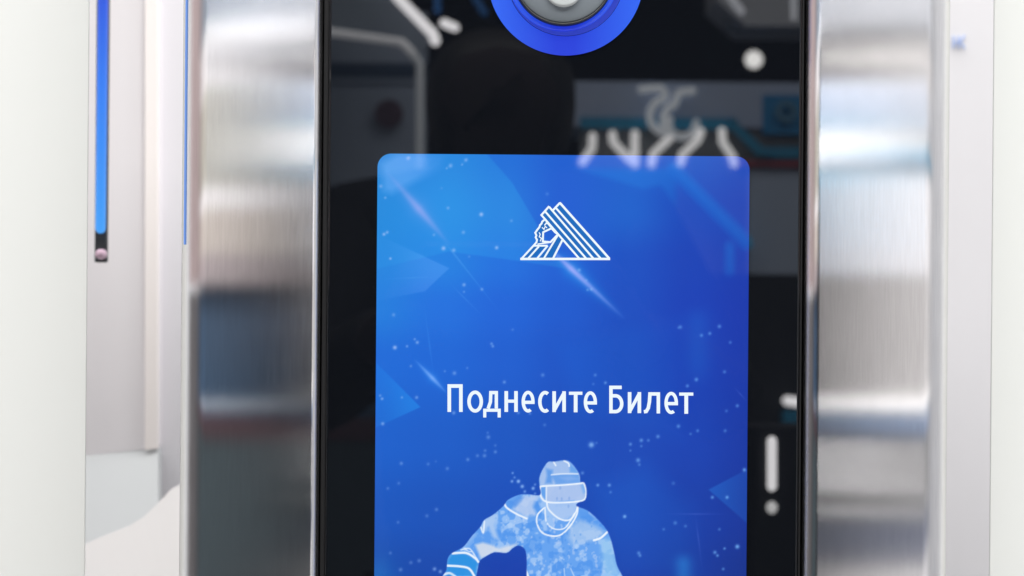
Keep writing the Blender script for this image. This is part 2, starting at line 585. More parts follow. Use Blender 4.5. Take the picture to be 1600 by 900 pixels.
def art(x, y):
    c_ = interp_table(x, y)

    def add(mask, col):
        nonlocal c_
        c_ = c_ + np.asarray(mask)[..., None] * np.array(col, float)

    def mix(mask, col):
        nonlocal c_
        k = np.asarray(mask)[..., None]
        c_ = c_ * (1 - k) + np.array(col, float) * k
    # facets of the picture's polygon pattern
    add(poly_mask(x, y, [(588, 240), (760, 240), (800, 285), (848, 366), (882, 419), (812, 408), (702, 393), (588, 420)], 3.0)
        * (0.35 + 0.65 * sstep(600, 820, x)), (4, 16, 6))
    add(poly_mask(x, y, [(588, 567), (657, 636), (587, 668)], 2.2) * (0.35 + 0.65 * sstep(590, 656, x)), (4, 26, 18))
    add(poly_mask(x, y, [(588, 366), (606, 374), (702, 419), (664, 455), (588, 470)], 2.4) * (0.15 + 0.85 * sstep(594, 690, x)), (22, 14, 10))
    add(poly_mask(x, y, [(596, 256), (620, 240), (700, 240), (690, 262), (612, 302), (600, 298)], 14) * sstep(720, 630, x), (38, 20, 16))
    add(poly_mask(x, y, [(1107, 765), (1168, 733), (1168, 818)], 2.2) * (0.55 + 0.45 * sstep(1168, 1110, x)), (6, 26, 22))
    add(poly_mask(x, y, [(870, 540), (1060, 500), (1066, 690), (905, 640)], 30), (0, 4, 4))
    add(poly_mask(x, y, [(925, 760), (1010, 730), (1080, 790), (1085, 900), (960, 900)], 40), (1, 8, 8))
    add(np.exp(-(((x - 1068) / 13) ** 2)) * sstep(858, 882, y), (10, 36, 26))
    add(np.exp(-(((x - 1090) / 20) ** 2)) * sstep(470, 505, y) * sstep(620, 560, y), (2, 12, 8))
    add(np.exp(-(((x - 590) / 26) ** 2 + ((y - 900) / 30) ** 2)), (4, 20, 12))
    # beams of light

    def beam(p, q, w0, peak, col, a, halo=None):
        d_, t_ = seg_dist(x, y, p, q)
        prof = np.where(t_ < peak, t_ / peak, (1 - t_) / (1 - peak)).clip(0, 1)
        w = w0 * (0.35 + 0.65 * prof)
        if halo is not None:
            mix(np.exp(-(d_ / (w * 2.6)) ** 2) * prof * halo[1], halo[0])
        mix(np.exp(-(d_ / w) ** 2) * prof * a, col)
    beam((604, 268), (704, 384), 6.5, 0.5, (158, 172, 244), 0.72, ((80, 150, 232), 0.55))
    beam((690, 372), (786, 494), 1.5, 0.2, (80, 160, 240), 0.5)
    beam((852, 382), (978, 500), 5.2, 0.32, (168, 176, 255), 0.9, ((40, 150, 235), 0.6))
    beam((646, 560), (700, 616), 3.4, 0.55, (130, 178, 255), 0.85, ((44, 130, 232), 0.6))
    beam((662, 470), (678, 590), 1.2, 0.6, (70, 150, 240), 0.35)
    beam((1030, 803), (1144, 803), 1.2, 0.5, (70, 100, 200), 0.5)
    beam((1086, 800), (1098, 896), 1.3, 0.4, (70, 100, 200), 0.45)
    beam((1146, 604), (1168, 628), 1.0, 0.5, (80, 110, 210), 0.5)
    beam((590, 436), (700, 432), 1.0, 0.5, (80, 160, 240), 0.35)
    beam((700, 440), (760, 500), 1.0, 0.4, (90, 160, 240), 0.35)
    # floating specks
    for dx, dy, r_, b_ in DOTS:
        d2 = ((x - dx) ** 2 + (y - dy) ** 2)
        k = d2 < (r_ * 3) ** 2
        if k.any():
            g_ = np.zeros(np.shape(x))
            g_[k] = np.exp(-(d2[k] / (r_ * 0.92) ** 2) ** 1.1) * min(1, b_ * 1.0)
            lx = 1 - 0.6 * np.clip((dx - 600) / 500, 0, 1)
            mix(g_, (95 + 75 * lx, 180 + 15 * lx, 250))
    return np.clip(c_, 0, 255)


def grid_mesh(name, X, Y, yoff, colour, keep=None):
    """a flat sheet on the glass: X, Y photograph-pixel grids -> mesh with an 'art' colour attribute"""
    h, w = X.shape
    dx, dy = X - 800, Y - 450
    u_, v_ = dx * CR + dy * SR, -dx * SR + dy * CR
    co = np.stack([u_ * S, np.full(X.shape, yoff), -v_ * S], -1).reshape(-1, 3)
    idx = np.arange(h * w).reshape(h, w)
    q = np.stack([idx[1:, :-1], idx[1:, 1:], idx[:-1, 1:], idx[:-1, :-1]], -1).reshape(-1, 4)
    if keep is not None:
        q = q[keep.reshape(-1)]
        used = np.unique(q)
        remap = np.zeros(h * w, int)
        remap[used] = np.arange(len(used))
        q, co, colour = remap[q], co[used], colour.reshape(-1, 3)[used]
    me = bpy.data.meshes.new(name)
    me.vertices.add(len(co))
    me.vertices.foreach_set('co', co.astype(np.float32).ravel())
    me.loops.add(q.size)
    me.loops.foreach_set('vertex_index', q.astype(np.int32).ravel())
    me.polygons.add(len(q))
    me.polygons.foreach_set('loop_start', np.arange(0, q.size, 4, dtype=np.int32))
    me.update(calc_edges=True)
    at_ = me.color_attributes.new('art', 'FLOAT_COLOR', 'POINT')
    rgba = np.ones((len(co), 4), np.float32)
    rgba[:, :3] = lin(colour.reshape(-1, 3))
    at_.data.foreach_set('color', rgba.ravel())
    return me


def upright(u_, v_):
    return 800 + u_ * CR - v_ * SR, 450 + u_ * SR + v_ * CR


SU0, SU1, SV0, SV1, RC = -211.6, 369.6, -208.4, 722.0, 21.0
vs = np.concatenate([SV0 + RC * (1 - np.cos(np.linspace(0, math.pi / 2, 15))), np.arange(SV0 + RC + 1.3, 462, 1.3),
                     np.arange(464, SV1 - RC, 6), SV1 - RC + RC * np.sin(np.linspace(0, math.pi / 2, 15))])
us = np.linspace(0, 1, 450)
inset = np.zeros_like(vs)
k = vs < SV0 + RC
inset[k] = RC - np.sqrt(np.maximum(0, RC ** 2 - (SV0 + RC - vs[k]) ** 2))
k = vs > SV1 - RC
inset[k] = RC - np.sqrt(np.maximum(0, RC ** 2 - (vs[k] - SV1 + RC) ** 2))
U = SU0 + inset[:, None] + us[None, :] * (SU1 - SU0 - 2 * inset[:, None])
V = np.repeat(vs[:, None], len(us), 1)
GX, GY = upright(U, V)
screen = link('screen', grid_mesh('screen', GX, GY, -0.00010, art(GX, GY)), M_screen, term)

# ---- hockey player shown on the display (crop pixels of the lower middle, scale 4.285)


def pl(pts):
    return [(670 + a_ / 4.285, 690 + b_ / 4.285) for a_, b_ in pts]


body = pl([(88, 905), (118, 860), (125, 790), (150, 750), (215, 715), (245, 690), (290, 630), (345, 570), (370, 525), (430, 490), (500, 430),
           (530, 390), (600, 357), (660, 352), (735, 360), (750, 340), (742, 300), (740, 240), (765, 180), (800, 135), (840, 134), (905, 124),
           (945, 135), (985, 180), (1010, 225), (1015, 268), (1042, 276), (1056, 330), (1047, 390), (1000, 408), (990, 432), (1060, 460),
           (1130, 520), (1190, 590), (1220, 660), (1240, 740), (1260, 830), (1295, 900), (1330, 1000), (1340, 1150), (1280, 1400), (690, 1400),
           (650, 1150), (655, 1000), (655, 900), (655, 780), (642, 718), (600, 695), (560, 715), (520, 745), (440, 740), (370, 775), (340, 800),
           (328, 850), (318, 900), (300, 1000), (200, 1080), (90, 1050), (60, 960)])
gx = np.arange(674, 990, 1.2)
gy = np.arange(712, 1016, 1.2)
PX, PY = np.meshgrid(gx, gy)
mask = None
colr = np.empty(PX.shape + (3,))
colr[:] = (104, 164, 240)


def pmix(m_, c_):
    global colr
    k_ = np.asarray(m_)[..., None]
    colr = colr * (1 - k_) + np.array(c_, float) * k_


n1 = vnoise(PX, PY, 0.055) * 0.6 + vnoise(PX + 31, PY + 7, 0.13) * 0.3 + vnoise(PX, PY + 50, 0.3) * 0.1
n2 = vnoise(PX + 90, PY, 0.09) * 0.6 + vnoise(PX + 11, PY + 70, 0.2) * 0.4
n3 = vnoise(PX * 1.6 + 40, PY * 0.7, 0.16) * 0.7 + vnoise(PX, PY, 0.4) * 0.3
pmix(sstep(0.50, 0.58, n1) * 0.8, (166, 201, 246))
pmix(sstep(0.70, 0.78, n3) * 0.5, (190, 210, 244))
pmix(sstep(0.58, 0.66, n2) * 0.55, (74, 144, 234))


def patch(pts, c_, a_=0.9, soft=6):
    pmix(poly_mask(PX, PY, pl(pts), soft) * a_, c_)


patch([(240, 700), (330, 590), (430, 520), (470, 640), (450, 690), (330, 760), (260, 735)], (86, 152, 238), .55, 9)
patch([(345, 560), (385, 515), (460, 480), (440, 560), (470, 660), (430, 640), (400, 570), (365, 615)], (172, 202, 242), .9)
patch([(310, 690), (360, 675), (420, 690), (470, 715), (520, 700), (600, 680), (520, 745), (440, 738), (350, 785), (335, 750)], (214, 222, 236), .9, 5)
patch([(120, 860), (128, 790), (155, 752), (240, 745), (330, 800), (318, 900), (290, 905), (120, 905)], (45, 146, 226), .95)
patch([(590, 400), (640, 365), (730, 362), (700, 430), (720, 490), (640, 500), (560, 455)], (186, 206, 240), .85, 7)
patch([(545, 410), (600, 365), (635, 370), (620, 400), (580, 440)], (84, 146, 232), .7, 5)
patch([(930, 640), (940, 580), (1010, 520), (1110, 560), (1170, 600), (1140, 650), (1030, 680), (960, 690)], (172, 202, 240), .75, 9)
patch([(1000, 450), (1060, 465), (1130, 520), (1160, 560), (1080, 545), (1010, 500)], (84, 150, 236), .6, 6)
patch([(1150, 660), (1215, 650), (1250, 800), (1290, 905), (1180, 905), (1160, 800)], (150, 200, 240), .75, 10)
patch([(745, 290), (740, 240), (765, 180), (800, 137), (905, 127), (945, 137), (985, 180), (1010, 225), (1012, 272), (860, 285)], (166, 194, 238), .95, 3)
patch([(785, 180), (830, 190), (825, 280), (780, 280), (790, 230)], (90, 152, 232), .85, 5)
patch([(820, 222), (1005, 215), (1012, 275), (850, 285)], (96, 156, 234), .8, 4)
patch([(940, 140), (985, 180), (1000, 215), (945, 205)], (96, 160, 236), .8, 4)
patch([(875, 240), (950, 230), (1000, 250), (930, 265)], (140, 180, 240), .6, 5)
patch([(742, 300), (1040, 278), (1052, 330), (1044, 388), (780, 405), (748, 350)], (176, 198, 238), .92, 2)
patch([(745, 305), (780, 302), (785, 398), (750, 352)], (88, 156, 236), .85, 3)
patch([(1015, 290), (1040, 285), (1052, 335), (1035, 350)], (110, 170, 240), .7, 4)
patch([(785, 408), (990, 404), (985, 470), (930, 520), (870, 515), (810, 470)], (168, 198, 242), .9, 4)
patch([(795, 560), (808, 560), (806, 680), (795, 670)], (76, 142, 232), .7, 4)
patch([(885, 620), (900, 620), (895, 680), (888, 670)], (70, 140, 230), .7, 4)
patch([(700, 445), (740, 380), (755, 400), (715, 450)], (80, 146, 232), .6, 4)


def smooth_line(pts, n=6, closed=False):
    """Catmull-Rom through the points"""
    q_ = [np.array(p_, float) for p_ in pts]
    m_ = len(q_)
    out_ = []
    for i in range(m_ if closed else m_ - 1):
        g_ = (lambda j: q_[j % m_]) if closed else (lambda j: q_[min(max(j, 0), m_ - 1)])
        p0, p1, p2, p3 = g_(i - 1), g_(i), g_(i + 1), g_(i + 2)
        for k_ in range(n):
            t_ = k_ / n
            out_.append(tuple(0.5 * (2 * p1 + (p2 - p0) * t_ + (2 * p0 - 5 * p1 + 4 * p2 - p3) * t_ ** 2 + (3 * p1 - p0 - 3 * p2 + p3) * t_ ** 3)))
    if not closed:
        out_.append(tuple(q_[-1]))
    return out_


def stroke(pts, w, a_=1.0, c_=(238, 246, 255)):
    pts = smooth_line(pl(pts), 4) if len(pts) > 2 else pl(pts)
    d_ = np.full(PX.shape, 1e9)
    for p_, q_ in zip(pts, pts[1:]):
        d_ = np.minimum(d_, seg_dist(PX, PY, p_, q_)[0])
    pmix(np.clip((w / 4.285 / 2 - d_) / 1.3 + 0.5, 0, 1) * a_, c_)


def arc(cx, cy, rx, ry, a0, a1, n=24):
    return [(cx + rx * math.cos(math.radians(a0 + (a1 - a0) * k / n)), cy + ry * math.sin(math.radians(a0 + (a1 - a0) * k / n))) for k in range(n + 1)]


stroke([(745, 305), (760, 298), (900, 290), (1012, 280), (1035, 276), (1050, 310), (1054, 345), (1044, 385), (1000, 400), (880, 408), (790, 403), (752, 370), (745, 305)], 11)
stroke([(788, 305), (786, 400)], 9, .8)
stroke([(790, 405), (800, 450), (850, 500), (900, 525), (950, 520), (985, 470), (995, 430)], 10)
stroke([(778, 440), (785, 530), (820, 575), (870, 588), (920, 570), (975, 480)], 8)
stroke([(770, 445), (728, 490), (725, 550), (760, 610), (830, 632), (890, 620), (950, 560), (990, 490), (998, 440)], 10)
stroke([(820, 222), (900, 215), (1000, 216)], 8, .85)
stroke([(835, 135), (850, 160)], 9)
stroke([(905, 128), (935, 145), (940, 165)], 9)
stroke([(505, 405), (520, 440), (580, 480), (655, 515)], 12)
stroke([(350, 575), (365, 610), (372, 535)], 10, .9)
stroke([(1105, 660), (1150, 645), (1195, 605)], 14)
stroke([(160, 748), (250, 745), (310, 780), (332, 805)], 14)
stroke([(215, 725), (270, 715), (300, 750), (325, 790)], 7, .9)
stroke([(240, 712), (265, 735), (290, 735)], 6, .8)
stroke([(125, 830), (210, 835), (270, 850), (305, 900)], 14)
stroke([(100, 890), (140, 880), (180, 905)], 16, .8)
stroke([(645, 850), (665, 905)], 16)
stroke([(905, 850), (910, 900)], 7, .6)
stroke([(950, 850), (975, 905)], 7, .6)
stroke([(875, 770), (905, 790)], 6, .5)
for a_, b_, r_ in ((605, 650, 18), (515, 520, 26), (545, 560, 18), (590, 610, 12), (640, 575, 9), (850, 700, 14), (995, 785, 14), (990, 700, 18),
                   (765, 670, 10), (735, 880, 18), (840, 890, 14), (1055, 880, 16), (880, 790, 12)):
    d_ = np.hypot((PX - 670) * 4.285 - a_, (PY - 690) * 4.285 - b_)
    pmix(np.clip((r_ - d_) / 7 + 0.5, 0, 1) * 0.5, (190, 217, 250))
for _ in range(34):
    a_, b_ = rng.uniform(650, 1200), rng.uniform(520, 900)
    d_ = np.hypot((PX - 670) * 4.285 - a_, ((PY - 690) * 4.285 - b_) * 0.6)
    pmix(np.clip((5 - d_) / 4 + 0.5, 0, 1) * 0.45, (72, 142, 230))
for a_, b_ in ((858, 382), (890, 384), (940, 380), (880, 310), (935, 432)):
    d_ = np.hypot((PX - 670) * 4.285 - a_, ((PY - 690) * 4.285 - b_) * 0.6)
    pmix(np.clip((7 - d_) / 5 + 0.5, 0, 1) * 0.5, (120, 160, 225))
mask = poly_mask(PX, PY, smooth_line(body, 3, True), 1.5)
final = art(PX, PY) * (1 - mask[..., None]) + colr * mask[..., None]
mk = np.maximum.reduce([mask[:-1, :-1], mask[1:, :-1], mask[:-1, 1:], mask[1:, 1:]])
link('player_picture', grid_mesh('player_picture', PX, PY, -0.00020, final, mk > 0.0), M_screen, screen)

# ---- lettering and emblem as raised print on the display
LAYER = [0]


def ribbon(bm, pts, w, y, closed=False, miter=True):
    """flat stroke of width w (photograph pixels) along pixel points"""
    y -= 2e-6 * (LAYER[0] % 40)
    LAYER[0] += 1
    pts = [Vector(p) for p in pts]
    n = len(pts)
    left, right = [], []
    for i in range(n):
        a_ = pts[i - 1] if (i or closed) else None
        b_ = pts[(i + 1) % n] if (i < n - 1 or closed) else None
        if a_ is None:
            t_ = (b_ - pts[i]).normalized()
            nn = Vector((-t_.y, t_.x)) * (w / 2)
        elif b_ is None:
            t_ = (pts[i] - a_).normalized()
            nn = Vector((-t_.y, t_.x)) * (w / 2)
        else:
            t0_, t1_ = (pts[i] - a_).normalized(), (b_ - pts[i]).normalized()
            n0, n1_ = Vector((-t0_.y, t0_.x)), Vector((-t1_.y, t1_.x))
            h_ = (n0 + n1_).normalized()
            nn = h_ * (w / 2 / max(0.35, h_.dot(n0)))
        left.append(pts[i] + nn)
        right.append(pts[i] - nn)

    def V3(p_):
        q_ = P(p_.x, p_.y)
        return bm.verts.new((q_.x, y, q_.z))
    L_, R_ = [V3(p_) for p_ in left], [V3(p_) for p_ in right]
    for i in range(n if closed else n - 1):
        j = (i + 1) % n
        bm.faces.new((L_[i], L_[j], R_[j], R_[i]))


def fill(bm, pts, y):
    bm.faces.new([bm.verts.new((P(*p_).x, y, P(*p_).z)) for p_ in pts])


def face_front(bm):
    bmesh.ops.recalc_face_normals(bm, faces=bm.faces)
    for f in bm.faces:
        if f.normal.y > 0:
            f.normal_flip()


def sheet(name, bm, m, parent):
    face_front(bm)
    me = bpy.data.meshes.new(name)
    bm.to_mesh(me)
    bm.free()
    return link(name, me, m, parent)


cap = bmesh.new()
K = 3.81


def cp(pts):
    return [(680 + a_ / K, 580 + b_ / K) for a_, b_ in pts]


def st(pts, w=23):
    ribbon(cap, cp(pts), w * 0.93 / K, -0.00032)


def ell(cx, cy, rx, ry, a0, a1, n=28):
    return [(cx + rx * math.cos(math.radians(a0 + (a1 - a0) * k / n)), cy + ry * math.sin(math.radians(a0 + (a1 - a0) * k / n))) for k in range(n + 1)]


def g_pe(x0, x1, t_, b_):
    st([(x0 + 12, b_), (x0 + 12, t_ + 10), (x1 - 12, t_ + 10), (x1 - 12, b_)], 23)


def g_o(x0, x1, t_, b_):
    pts = ell((x0 + x1) / 2, (t_ + b_) / 2, (x1 - x0) / 2 - 11.5, (b_ - t_) / 2 - 10, 0, 360, 36)[:-1]
    ribbon(cap, cp(pts), 20.5 / K, -0.00032, closed=True)


def g_de(x0, x1, t_, b_):
    st([(x0 + 30, b_ - 20), (x0 + 44, b_ - 60), (x0 + 46, t_ + 9), (x1 - 27, t_ + 9), (x1 - 27, b_ - 20)], 21)
    st([(x0 + 10, b_ + 33), (x0 + 10, b_ - 10), (x1 - 10, b_ - 10), (x1 - 10, b_ + 33)], 20)


def g_en(x0, x1, t_, b_):
    st([(x0 + 11, t_), (x0 + 11, b_)])
    st([(x1 - 11, t_), (x1 - 11, b_)])
    st([(x0 + 12, (t_ + b_) / 2 - 2), (x1 - 12, (t_ + b_) / 2 - 2)], 20)


def g_ie(x0, x1, t_, b_):
    cx, cy, rx, ry = (x0 + x1) / 2, (t_ + b_) / 2, (x1 - x0) / 2 - 11, (b_ - t_) / 2 - 10
    st([(x0 + 16, cy + 4), (x1 - 11, cy + 4)] + ell(cx, cy, rx, ry, -4, -300, 34), 21)


def g_es(x0, x1, t_, b_):
    cx, cy, rx, ry = (x0 + x1) / 2 + 8, (t_ + b_) / 2, (x1 - x0) / 2 - 3, (b_ - t_) / 2 - 10
    st(ell(cx, cy, rx, ry, -58, -302, 30), 22)


def g_i(x0, x1, t_, b_):
    st([(x0 + 11, t_), (x0 + 11, b_)])
    st([(x1 - 11, t_), (x1 - 11, b_)])
    st([(x0 + 14, b_ - 14), (x1 - 14, t_ + 14)], 21)


def g_te(x0, x1, t_, b_):
    st([(x0, t_ + 10), (x1, t_ + 10)], 20)
    st([((x0 + x1) / 2, t_ + 12), ((x0 + x1) / 2, b_)], 24)


def g_be(x0, x1, t_, b_):
    st([(x1 - 12, t_ + 10), (x0 + 12, t_ + 10), (x0 + 12, b_ - 10), (x0 + 40, b_ - 10)]
       + ell(x1 - 48, b_ - 57, 36, 47, 86, -90, 20) + [(x0 + 14, b_ - 104)], 22)


def g_el(x0, x1, t_, b_):
    st([(x0, b_ - 10), (x0 + 14, b_ - 12), (x0 + 26, b_ - 32), (x0 + 33, b_ - 70), (x0 + 36, t_ + 10), (x1 - 12, t_ + 10), (x1 - 12, b_)], 22)


g_pe(72, 165, 78, 242)
g_o(190, 286, 115, 246)
g_de(285, 391, 118, 242)
g_en(412, 492, 118, 242)
g_ie(513, 593, 116, 246)
g_es(612, 680, 117, 247)
g_i(697, 778, 119, 243)
g_te(796, 876, 121, 244)
g_ie(883, 964, 119, 250)
g_be(1034, 1122, 86, 250)
g_i(1146, 1226, 124, 249)
g_el(1242, 1340, 125, 251)
g_ie(1363, 1446, 122, 255)
g_te(1452, 1536, 126, 253)
sheet('caption', cap, M_white_print, screen)

emb = bmesh.new()
tea = bmesh.new()


def ep(pts):
    return [(780 + a_ / 6.43, 290 + b_ / 6.43) for a_, b_ in pts]


def es(pts, w=21, closed=False):
    ribbon(emb, ep(pts), w / 6.43, -0.00034, closed)


for quad in ([(610, 180), (565, 235), (1010, 735), (1100, 735)], [(560, 240), (520, 230), (925, 735), (1010, 735)], [(500, 215), (465, 270), (860, 735), (925, 735)],
             [(465, 275), (425, 300), (800, 735), (860, 735)], [(350, 610), (465, 612), (350, 735), (235, 735)], [(600, 495), (640, 552), (535, 735), (400, 735)],
             [(455, 345), (515, 425), (440, 470), (430, 575), (375, 590), (368, 480), (410, 400)]):
    LAYER[0] += 1
    fill(tea, ep(quad), -0.00024 - 2e-6 * (LAYER[0] % 20))
es([(212, 737), (1114, 737)], 24)
es([(608, 172), (1106, 733)], 23)
es([(612, 172), (538, 250)], 21)
es([(572, 228), (1020, 733)], 20)
es([(500, 212), (946, 733)], 20)
es([(502, 208), (424, 296), (804, 733)], 20)
es([(463, 262), (874, 733)], 20)
es([(456, 342), (432, 362), (424, 384), (410, 396), (404, 418), (386, 440), (362, 474), (374, 500), (366, 520), (380, 545), (374, 570), (352, 596), (226, 733)], 19)
es([(524, 430), (442, 468), (438, 562), (515, 568), (592, 488)], 19)
es([(384, 588), (505, 572)], 12)
es([(345, 604), (486, 604)], 18)
es([(398, 612), (290, 733)], 18)
es([(486, 604), (380, 733)], 18)
es([(590, 496), (448, 733)], 18)
es([(636, 545), (540, 733)], 20)
es([(600, 500), (560, 470), (524, 430)], 16)
es([(455, 400), (470, 380), (500, 385)], 12)
es([(430, 420), (450, 440), (462, 410), (480, 425)], 10)
es([(400, 470), (412, 490), (402, 515), (425, 530), (412, 560)], 10)
es([(470, 360), (520, 420)], 14)
e_o = sheet('emblem', emb, M_white_print, screen)
sheet('emblem_fill', tea, M_teal_print, screen)

# ---- camera with its blue light ring
CX, CY = 884, -35
cc = P(CX, CY)
m_ring = mat('blue_ring_light', (0.01, 0.02, 0.10), 0.10, emit=(0.03, 0.09, 0.72), strength=0.88)
nt = m_ring.node_tree
tc = nt.nodes.new('ShaderNodeTexCoord')
mp = nt.nodes.new('ShaderNodeMapping')
mp.vector_type = 'POINT'
mp.inputs['Location'].default_value = (-cc.x, 0, -cc.z)
sp = nt.nodes.new('ShaderNodeSeparateXYZ')
ma = nt.nodes.new('ShaderNodeMath')
ma.operation = 'ABSOLUTE'
mr = nt.nodes.new('ShaderNodeMapRange')
mr.inputs['From Min'].default_value = 0.004
mr.inputs['From Max'].default_value = 0.030
rp = nt.nodes.new('ShaderNodeValToRGB')
rp.color_ramp.elements[0].color = (0.014, 0.036, 0.66, 1)
rp.color_ramp.elements[1].color = (0.028, 0.125, 0.86, 1)
nt.links.new(tc.outputs['Object'], mp.inputs['Vector'])
nt.links.new(mp.outputs[0], sp.inputs[0])
nt.links.new(sp.outputs['X'], ma.inputs[0])
nt.links.new(ma.outputs[0], mr.inputs['Value'])
nt.links.new(mr.outputs[0], rp.inputs[0])
nt.links.new(rp.outputs[0], nt.nodes['Principled BSDF'].inputs['Emission Color'])
ring = obj('light_ring', disc_stack([(122 * S, 0.0002), (122 * S, -0.0003), (121.3 * S, -0.0006), (92 * S, -0.0006), (91.5 * S, 0.0002)], cc), m_ring, term)
obj('ring_groove', disc_stack([(91.2 * S, -0.0003), (78.0 * S, -0.0003)], cc),
    mat('dark_blue_groove', (0.005, 0.01, 0.05), 0.3, emit=(0.012, 0.032, 0.46), strength=1.0), ring)
c2 = P(CX - 4, CY - 3)
obj('ring_lip', disc_stack([(87.6 * S, -0.0002), (87 * S, -0.0016), (86 * S, -0.002), (80.5 * S, -0.002), (80 * S, -0.001)], c2), m_ring, ring, smooth=True)
lens = obj('camera_lens', disc_stack([(80 * S, -0.0008), (79.5 * S, -0.0035), (78 * S, -0.0042), (76.5 * S, -0.0042), (76 * S, -0.0032)], c2),
           mat('black_metal', (0.015, 0.017, 0.02), 0.35), term, smooth=True)
dome = [(75.8 * S * math.cos(a_), -0.0034 - 0.0028 * math.sin(a_)) for a_ in np.linspace(0, math.pi / 2, 14)]
dome[-1] = (0, dome[-1][1])
obj('lens_dome', disc_stack(dome, c2), mat('grey_lens', (0.145, 0.168, 0.187), 0.42, ior=1.5), lens, smooth=True)
c3 = P(CX - 4, CY + 20)
obj('lens_disc', disc_stack([(30 * S, -0.0056), (29 * S, -0.0068), (26 * S, -0.0070), (0, -0.0071)], c3), mat('pale_lens', (0.45, 0.48, 0.48), 0.25), lens, smooth=True)  # pale disc at the lens centre

# ------------------------------------------------------------------ the hall in front of the terminal, seen mirrored in glass and steel
m_wtube = mat('white_light_tube', (0.8, 0.8, 0.8), 0.4, emit=(1.0, 0.99, 0.99), strength=8.5)
m_ptube = mat('strong_light_tube', (0.8, 0.8, 0.8), 0.4, emit=(1.0, 0.98, 1.0), strength=14.0)
m_dtube = mat('soft_light_tube', (0.8, 0.8, 0.8), 0.4, emit=(0.86, 0.90, 1.0), strength=3.6)
m_gtube = mat('dim_light_tube', (0.8, 0.8, 0.8), 0.4, emit=(1.0, 0.97, 0.94), strength=1.15)
m_ftube = mat('faint_light_tube', (0.8, 0.8, 0.8), 0.4, emit=(0.70, 0.85, 1.0), strength=1.0)
m_btube = mat('blue_light_tube', (0.02, 0.1, 0.3), 0.4, emit=(0.02, 0.25, 0.75), strength=1.0)
m_stand = mat('stand_white', (0.50, 0.60, 0.80), 0.6)
m_bright = mat('stand_bright_white', (0.87, 0.86, 0.875), 0.6)
m_mid = mat('stand_mid_grey', (0.62, 0.605, 0.605), 0.6)
m_slate = mat('stand_slate', (0.15, 0.16, 0.17), 0.6)
m_stand2 = mat('stand_pale_grey', (0.50, 0.59, 0.74), 0.6)
m_grey = mat('stand_grey', (0.20, 0.24, 0.29), 0.6)
m_teal = mat('stand_teal', (0.025, 0.30, 0.52), 0.5)
m_navy = mat('stand_navy', (0.045, 0.09, 0.16), 0.5)
m_dark = mat('stand_dark', (0.009, 0.010, 0.013), 0.6)
m_red = mat('stand_red', (0.42, 0.08, 0.10), 0.5)
m_blue = mat('poster_blue', (0.012, 0.27, 0.60), 0.5)


def wallbox(name, x0, y0, x1, y1, L, m, parent, th=0.04):
    """flat board in the hall whose face is mirrored between two pixels"""
    f = 1 + L / D
    X0, X1 = (x0 - 800) * S * f, (x1 - 800) * S * f
    Z0, Z1 = (450 - y1) * S * f, (450 - y0) * S * f
    return obj(name, B(X0, X1, -L - th, -L, Z0, Z1), m, parent)


def bar(parent, pts, w, L, m, name='light_tube'):
    f = 1 + L / D
    return obj(name, tube(bmesh.new(), [M(a_, b_, L) for a_, b_ in pts], w / 2 * S * f, 8), m, parent, smooth=True)


# right-hand exhibition stand
LR = 2.6
t = thing('exhibition_stand', 'pale exhibition stand with white light tubes, mirrored at upper right of black glass', 'exhibition stand', M(1500, 900, LR))
wallbox('fascia', 895, 126, 1262, 196, LR, m_stand, t, 0.3)
wallbox('fascia', 1262.5, 126, 2700, 196, LR, mat('stand_lilac', (0.55, 0.56, 0.59), 0.6), t, 0.3)
wallbox('trim', 905, 182, 1150, 199, LR - 0.01, m_teal, t, 0.012)
obj('trim', slab([M(1140, 182, LR - 0.012), M(1140, 199, LR - 0.012), M(1182, 243, LR - 0.012), M(1206, 243, LR - 0.012)], 0.01), m_teal, t)
wallbox('trim', 1190, 226, 2700, 243, LR - 0.011, m_teal, t, 0.012)
wallbox('header_panel', 905, 196, 1262, 262, LR + 0.01, m_slate, t)
wallbox('header_panel', 1262, 196, 2700, 262, LR + 0.01, mat('stand_off_white', (0.58, 0.58, 0.58), 0.6), t)
wallbox('stripe', 1150, 248, 1262, 256, LR - 0.006, m_red, t, 0.016)
wallbox('wall_panel', 1055, 262, 1168, 425, LR + 0.01, m_slate, t)
wallbox('wall_panel', 1168, 262, 1262, 425, LR + 0.01, m_stand2, t)
wallbox('wall_panel', 1262, 262, 2700, 425, LR + 0.01, m_bright, t)
wallbox('wall_panel', 895, 262, 1054, 408, LR + 0.01, mat('added_blue_glow', (0.02, 0.24, 0.42), 0.5, emit=(0.03, 0.80, 1.1), strength=0.6), t)  # glow added to lift the blue mirrored in the screen's upper right
m_pb = mat('blue_light_trim', (0.04, 0.36, 0.62), 0.5, emit=(0.05, 0.85, 1.7), strength=1.0)
bar(t, [(1052, 264), (1160, 372), (1166, 380)], 20, LR - 0.03, m_pb, 'blue_trim')
bar(t, [(1140, 384), (1140, 424)], 13, LR - 0.03, m_pb, 'blue_trim')
wallbox('doorway_panel', 900, 425, 1285, 960, LR + 0.012, m_dark, t)
wallbox('wall_panel', 1285, 425, 2700, 620, LR + 0.013, m_mid, t)
wallbox('stripe', 1285, 648, 2700, 680, LR + 0.005, mat('stand_soft_blue', (0.32, 0.41, 0.60), 0.5), t, 0.015)
wallbox('stripe', 1285, 815, 2700, 882, LR + 0.005, mat('stand_grey_blue', (0.20, 0.22, 0.29), 0.5), t, 0.015)
wallbox('wall_panel', 1285, 620, 2700, 882, LR + 0.013, mat('stand_warm_grey', (0.33, 0.33, 0.335), 0.6), t)
wallbox('wall_panel', 1285, 882, 2700, 1600, LR + 0.013, m_bright, t)
bar(t, [(1230, 626), (1250, 629)], 15, LR - 0.05, m_ptube)
